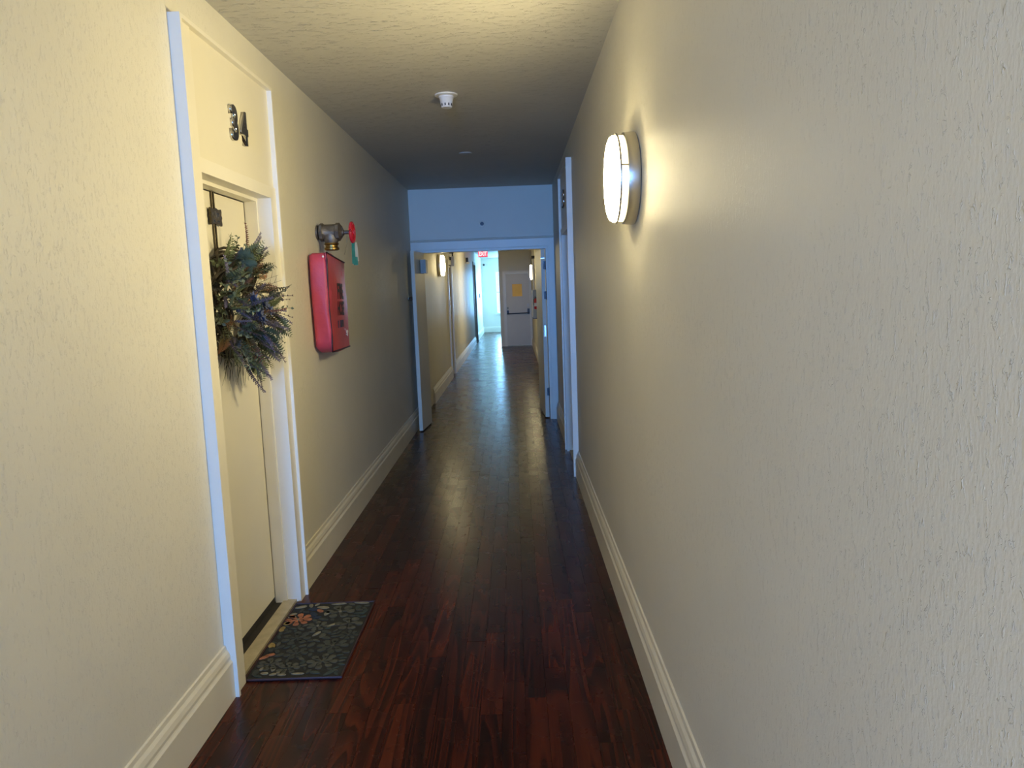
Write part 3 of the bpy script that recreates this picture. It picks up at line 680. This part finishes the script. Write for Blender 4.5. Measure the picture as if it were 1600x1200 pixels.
# front flap with piping (slightly bowed sheet with thickness)
def flap_pt(u, t, off=0):
    y = by0+.012+(by1-by0-.012)*u; z = bz0+.012+(bz1-bz0-.030)*t-.040*u*t**2
    x = bx1+.004+.013*math.sin(math.pi*t)*math.sin(math.pi*u)+.002*math.sin(9*t+4*u)+off-.004*(1-t)*(1-u)
    return Vector((x, y+.012*(1-t)*u+.008*math.sin(7*z+ph[2])*(1-.6*u), z))
b = B(); N, K = 8, 14
gr = [[b.bm.verts.new(flap_pt(i/N, j/K)) for j in range(K+1)] for i in range(N+1)]; g2 = [[b.bm.verts.new(flap_pt(i/N, j/K, -.006)) for j in range(K+1)] for i in range(N+1)]
for i in range(N):
    for j in range(K):
        b.bm.faces.new((gr[i][j], gr[i+1][j], gr[i+1][j+1], gr[i][j+1])); b.bm.faces.new((g2[i][j], g2[i][j+1], g2[i+1][j+1], g2[i+1][j]))
for i in range(N): b.bm.faces.new((gr[i][0], g2[i][0], g2[i+1][0], gr[i+1][0])); b.bm.faces.new((gr[i][K], gr[i+1][K], g2[i+1][K], g2[i][K]))
for j in range(K): b.bm.faces.new((gr[0][j], gr[0][j+1], g2[0][j+1], g2[0][j])); b.bm.faces.new((gr[N][j], g2[N][j], g2[N][j+1], gr[N][j+1]))
fp = build(b, 'front_flap', 'redface', bag, smooth=True)
b = B()
path = [flap_pt(0, j/K, .001) for j in range(K+1)]+[flap_pt(i/N, 1, .001) for i in range(1, N+1)]
b.tube(path, .0042, 6); b.tube([flap_pt(i/N, 0, .001) for i in range(N+1)], .0042, 6); build(b, 'piping', 'piping', fp, smooth='all')
def on_flap(yc, zc, tilt=0):
    def xf(u, v, w_):
        y = yc+u; z = zc+v+tilt*u; uu = (y-by0-.012)/(by1-by0-.012); tt = (z-bz0-.012)/(bz1-bz0-.030)
        return (flap_pt(uu, tt).x+.001+w_*.5, y, z)
    return xf
t = text_mesh('FIRE', .118, .001, None, on_flap(4.175, 1.405, -.02), .003, .62); build(t, 'lettering', 'black', fp)
t = text_mesh('HOSE', .105, .001, None, on_flap(4.175, 1.315, -.02), .003, .55); build(t, 'lettering', 'black', fp)
b = B()
for y in (4.10, 4.145, 4.165, 4.19, 4.21):
    b.box(flap_pt((y-by0)/(by1-by0), .3).x+.001, flap_pt((y-by0)/(by1-by0), .3).x+.003, y, y+.011, 1.246, 1.286)
build(b, 'small_print', 'piping', fp, label='faint illegible third line of print')
b = B()
for (y, z, dy, dz) in ((4.285, 1.222, .012, -.016), (4.30, 1.210, .02, -.022), (4.315, 1.224, .006, -.03), (4.29, 1.198, .03, -.004), (4.33, 1.205, .008, .016), (4.255, 1.232, .004, -.004)):
    x = flap_pt((y-by0)/(by1-by0), (z-bz0)/(bz1-bz0)).x+.003; b.tube([(x, y, z), (x+.001, y+dy*.6, z+dz*.3), (x, y+dy, z+dz)], .0022, 4)
build(b, 'white_scuff', 'white', fp)
b = B(); b.lathe([(0, .003), (.005, .003), (.006, 0)], (bx1-.012, by0+.002, bz1-.040), (.3, -1, 0), 10); build(b, 'snap', 'white', bag)
b = B()
for z, y in ((1.385, by0-.004), (1.338, by0-.004)):
    b.tube([(LW+.045, y+.012, z), (LW+.052, y+.008, z+.004), (LW+.056, y+.006, z+.012)], .0016, 4)
build(b, 'white_mark', 'white', bag)

# valve above the bag
VY, VZ = 4.20, 1.772
va = empty('hose_valve', (LW, VY, VZ), None, 'metal angle valve with red handwheel above the hose cover', 'valve')
b = B(); b.lathe([(0, 0), (.040, 0), (.040, .010), (.026, .014), (.026, .03), (0, .03)], (LW, VY, VZ), (1, 0, 0), 24); build(b, 'wall_flange', 'castmetal', va, smooth=True)
b = B()
b.lathe([(0, .018), (.046, .018), (.050, .022), (.050, .036), (.046, .040), (.043, .044), (.043, .105), (.050, .109), (.050, .128), (.040, .134), (.030, .142), (0, .142)], (LW, VY, VZ), (1, 0, 0), 8)
b.lathe([(.040, 0), (.042, .03), (.034, .05), (0, .05)], (LW+.078, VY, VZ-.012), (0, 0, -1), 24)
build(b, 'valve_body', 'castmetal', va, smooth=True, bevel=.002)
b = B(); b.lathe([(0, 0), (.018, 0), (.018, .006), (.0105, .010), (.0105, .052), (0, .052)], (LW+.142, VY, VZ-.004), (1, 0, 0), 16); build(b, 'stem', 'castmetal', va, smooth=True)
wx = LW+.196
b = B(); b.tube([(wx, VY+.052*math.cos(2*math.pi*k/28), VZ-.006+.052*math.sin(2*math.pi*k/28)) for k in range(29)], .0085, 8)
b.lathe([(0, -.010), (.016, -.010), (.016, .012), (0, .012)], (wx, VY, VZ-.006), (1, 0, 0), 14)
for k in range(5):
    a = k*2*math.pi/5+.3; b.tube([(wx, VY+.012*math.cos(a), VZ-.006+.012*math.sin(a)), (wx, VY+.050*math.cos(a), VZ-.006+.050*math.sin(a))], [.007, .005], 6)
build(b, 'handwheel', 'redpaint', va, smooth=True, label='red spoked handwheel')
b = B(); b.lathe([(.038, 0), (.040, .006), (.034, .012), (.034, .022), (.041, .026), (.041, .036), (.033, .040), (0, .040)], (LW+.078, VY, VZ-.060), (0, 0, -1), 28); build(b, 'brass_collar', 'brass', va, smooth=True)
for k, (dy, w_, ln) in enumerate(((-.012, .016, .118), (.004, .020, .125), (.012, .014, .105))):
    b = B(); x0 = wx+.002+.004*k
    pts = [(x0+.003*k, VY+dy*(.3+.7*j/4), VZ-.060-ln*j/4) for j in range(5)]
    for j in range(4):
        p0, p1 = Vector(pts[j]), Vector(pts[j+1]); e = Vector((w_*.5*(.5+.5*min(1, j/2+.3)), w_*.5, 0)); e2 = Vector((w_*.5*(.5+.5*min(1, (j+1)/2+.3)), w_*.5, 0)); n = Vector((0.0, .0012, 0))
        b.bm.faces.new([b.bm.verts.new(q) for q in (p0-e, p0+e, p1+e2, p1-e2)]); b.bm.faces.new([b.bm.verts.new(q) for q in (p0-e+n, p1-e2+n, p1+e2+n, p0+e+n)])
    build(b, 'tag_ribbon', 'teal' if k != 2 else 'greybox', va, label='teal ribbon tied to the handwheel' if k != 2 else 'grey ribbon')
b = B(); b.tube([(wx-.03, VY, VZ-.02), (wx-.035, VY+.004, VZ-.07), (wx-.052, VY+.006, VZ-.125)], .0012, 4); build(b, 'tie_wire', 'castmetal', va)

# ------------------------------------------------------------------ ceiling heads and small wall fittings
hd = empty('heat_detector', (-.334, 4.28, H), None, 'white conical detector on a round flange, on the near ceiling', 'detector')
b = B(); b.lathe([(.064, 0), (.062, .006), (.040, .010), (0, .010)], (-.334, 4.28, H), (0, 0, -1), 32); build(b, 'flange', 'trim', hd, smooth=True)
b = B(); b.lathe([(.042, .008), (.042, .018), (.038, .022), (.030, .066), (.027, .070), (0, .070)], (-.334, 4.28, H), (0, 0, -1), 32); cp = build(b, 'slotted_cup', 'white', hd, smooth=True)
for k in range(10):
    a = 2*math.pi*k/10+.15; b = B(); q = Vector((-.334+.0335*math.cos(a), 4.28+.0335*math.sin(a), 0)); tn = Vector((-math.sin(a), math.cos(a), 0))*.0032
    q2 = Vector((-.334+.0305*math.cos(a), 4.28+.0305*math.sin(a), 0)); n = Vector((math.cos(a), math.sin(a), 0))*.0012
    b.prism([tuple((q2-tn)[:2]), tuple((q2+tn)[:2]), tuple((q2+tn+n*2)[:2]), tuple((q2-tn+n*2)[:2])], 'z', H-.062, H-.046); build(b, 'slot', 'black', cp)
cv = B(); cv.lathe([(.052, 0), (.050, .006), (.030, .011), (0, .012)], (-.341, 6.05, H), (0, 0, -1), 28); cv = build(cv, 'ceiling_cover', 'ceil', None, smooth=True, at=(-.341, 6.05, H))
tag(cv, 'flat round cover plate on the ceiling before the blue cross wall', 'cover plate')
sp = empty('wall_sprinkler', (-.309, Y1, 2.119), None, 'small round sprinkler head on the wall above the double door', 'sprinkler')
b = B(); b.lathe([(.036, 0), (.034, .004), (.018, .008), (0, .008)], (-.309, Y1, 2.119), (0, -1, 0), 24); build(b, 'escutcheon', 'trim', sp, smooth=True)
b = B(); b.lathe([(.012, .006), (.012, .02), (.006, .022), (.006, .036), (.020, .037), (.020, .040), (0, .041)], (-.309, Y1, 2.119), (0, -1, 0), 16); build(b, 'nozzle', 'mountain', sp, smooth=True)
dh = empty('door_holder', (LW, 7.66, 1.365), None, 'small metal door holder on the left wall beside the open leaf', 'door holder')
b = B(); b.lathe([(.026, 0), (.026, .006), (.010, .010), (.010, .020), (0, .02)], (LW, 7.66, 1.365), (1, 0, 0), 18); build(b, 'wall_plate', 'nickel', dh, smooth=True)
b = B(); b.lathe([(.010, .018), (.020, .024), (.022, .036), (.016, .046), (0, .048)], (LW, 7.66, 1.365), (1, 0, 0), 18); build(b, 'holder_knob', 'chrome', dh, smooth=True)
b = B(); b.tube([(LW+.02, 7.66, 1.365), (LW+.026, 7.60, 1.378), (LW+.022, 7.56, 1.365)], .006, 6); build(b, 'latch_hook', 'mountain', dh)

bx = empty('alarm_box', (LW, 12.99, 1.86), None, 'small white box on the left wall above the far door casing', 'alarm')
b = B(); b.box(LW+.0245, LW+.075, 12.90, 13.00, 1.855, 2.02); build(b, 'housing', 'white', bx, bevel=.006)
b = B(); b.box(LW, LW+.0245, 12.92, 12.98, 1.96, 2.01); b.tube([(LW+.05, 12.95, 2.022), (LW+.05, 12.95, 2.07)], .012, 8); b.box(LW, LW+.07, 12.925, 12.975, 2.07, 2.10); build(b, 'dark_bracket', 'mountain', bx)
st = empty('strobe_alarm', (LW, 17.42, 2.06), None, 'small black and white alarm on the left wall, further than the far door', 'alarm')
b = B(); b.box(LW, LW+.055, 17.36, 17.46, 2.06, 2.185); build(b, 'alarm_body', 'mountain', st, bevel=.004)
b = B(); b.box(LW+.01, LW+.085, 17.34, 17.44, 2.04, 2.085); build(b, 'strobe_lens', 'white', st, bevel=.003)
ex = empty('exit_sign', (-.755, 19.3, H), None, 'red EXIT sign hanging from the far ceiling', 'exit sign')
b = B(); b.box(-.875, -.635, 19.28, 19.32, 2.275, 2.43); sg = build(b, 'sign_panel', 'exitred', ex, bevel=.003)
t = text_mesh('EXIT', .15, .001, None, lambda u, v, w_: (-.755+u, 19.279-w_, 2.300+v), .003, .66); build(t, 'lettering', 'exitwhite', sg)
b = B(); b.box(-.885, -.625, 19.275, 19.325, 2.262, 2.275); build(b, 'sign_edge', 'white', ex)
b = B(); b.tube([(-.755, 19.3, 2.43), (-.755, 19.3, H)], .012, 8); b.lathe([(.05, 0), (.045, .012), (0, .012)], (-.755, 19.3, H), (0, 0, -1), 16); build(b, 'hanger', 'white', ex)
cb = empty('hose_cabinet', (RW, 13.9, .88), None, 'grey-green cabinet on the far right wall below a pipe', 'cabinet')
b = B(); b.box(.345, RW, 13.75, 14.25, .88, 1.40); build(b, 'cabinet_box', 'greybox', cb, bevel=.004)
b = B(); b.box(.338, .345, 13.77, 14.23, .90, 1.38); build(b, 'cabinet_door', 'greydoor', cb, bevel=.002)
b = B(); b.box(.335, RW, 13.74, 14.26, .868, .88); build(b, 'cabinet_shelf', 'mountain', cb)
pi = empty('riser_pipe', (.37, 13.9, 1.40), None, 'cream vertical pipe rising from the grey cabinet to the ceiling', 'pipe')
b = B(); b.tube([(.375, 13.9, 1.40), (.375, 13.9, H)], .020, 14); build(b, 'pipe', 'trim', pi, smooth=True)
b = B(); b.lathe([(0, 0), (.030, 0), (.030, .05), (0, .05)], (.375, 13.9, 1.97), (0, 0, 1), 14); build(b, 'coupling', 'mountain', pi, smooth=True)
fe = empty('fire_extinguisher', (.395, 13.45, 1.06), None, 'red fire extinguisher hanging beside the grey cabinet', 'extinguisher')
b = B(); b.lathe([(0, 0), (.034, 0), (.038, .006), (.038, .155), (.028, .180), (.012, .190), (0, .190)], (.395, 13.45, 1.055), (0, 0, 1), 20); build(b, 'cylinder', 'redpaint', fe, smooth=True)
b = B(); b.lathe([(.012, 0), (.012, .02), (0, .02)], (.395, 13.45, 1.245), (0, 0, 1), 12); b.box(.36, .43, 13.44, 13.46, 1.262, 1.270); b.box(.365, .42, 13.44, 13.46, 1.278, 1.285); build(b, 'valve_head', 'mountain', fe)
b = B(); b.tube([(.38, 13.44, 1.255), (.352, 13.43, 1.23), (.350, 13.43, 1.13)], .006, 6); build(b, 'hose', 'black', fe)
b = B(); b.lathe([(.0388, .05), (.0388, .11)], (.395, 13.45, 1.055), (0, 0, 1), 20); build(b, 'paper_label', 'white', fe, smooth=True)
b = B(); b.box(.42, RW, 13.43, 13.47, 1.16, 1.24); build(b, 'wall_bracket', 'mountain', fe)
th = B(); th.box(LW, LW+.03, 23.38, 23.50, 1.20, 1.33); th = build(th, 'thermostat', 'greybox', None, bevel=.004, at=(LW, 23.44, 1.2)); tag(th, 'small box on the bright left wall of the far lobby', 'thermostat')
cm = empty('lobby_camera', (-.98, YE, 2.28), None, 'tiny round camera high on the bright end wall', 'camera')
b = B(); b.lathe([(.035, 0), (.035, .02), (.022, .03), (0, .035)], (-.98, YE, 2.28), (0, -1, 0), 16); build(b, 'dome', 'mountain', cm, smooth=True)
b = B(); b.lathe([(.042, 0), (.042, .008), (.035, .010)], (-.98, YE, 2.28), (0, -1, 0), 16); build(b, 'mount', 'white', cm, smooth=True)

for o in bpy.data.objects:
    if '_o' in o.keys(): del o['_o']
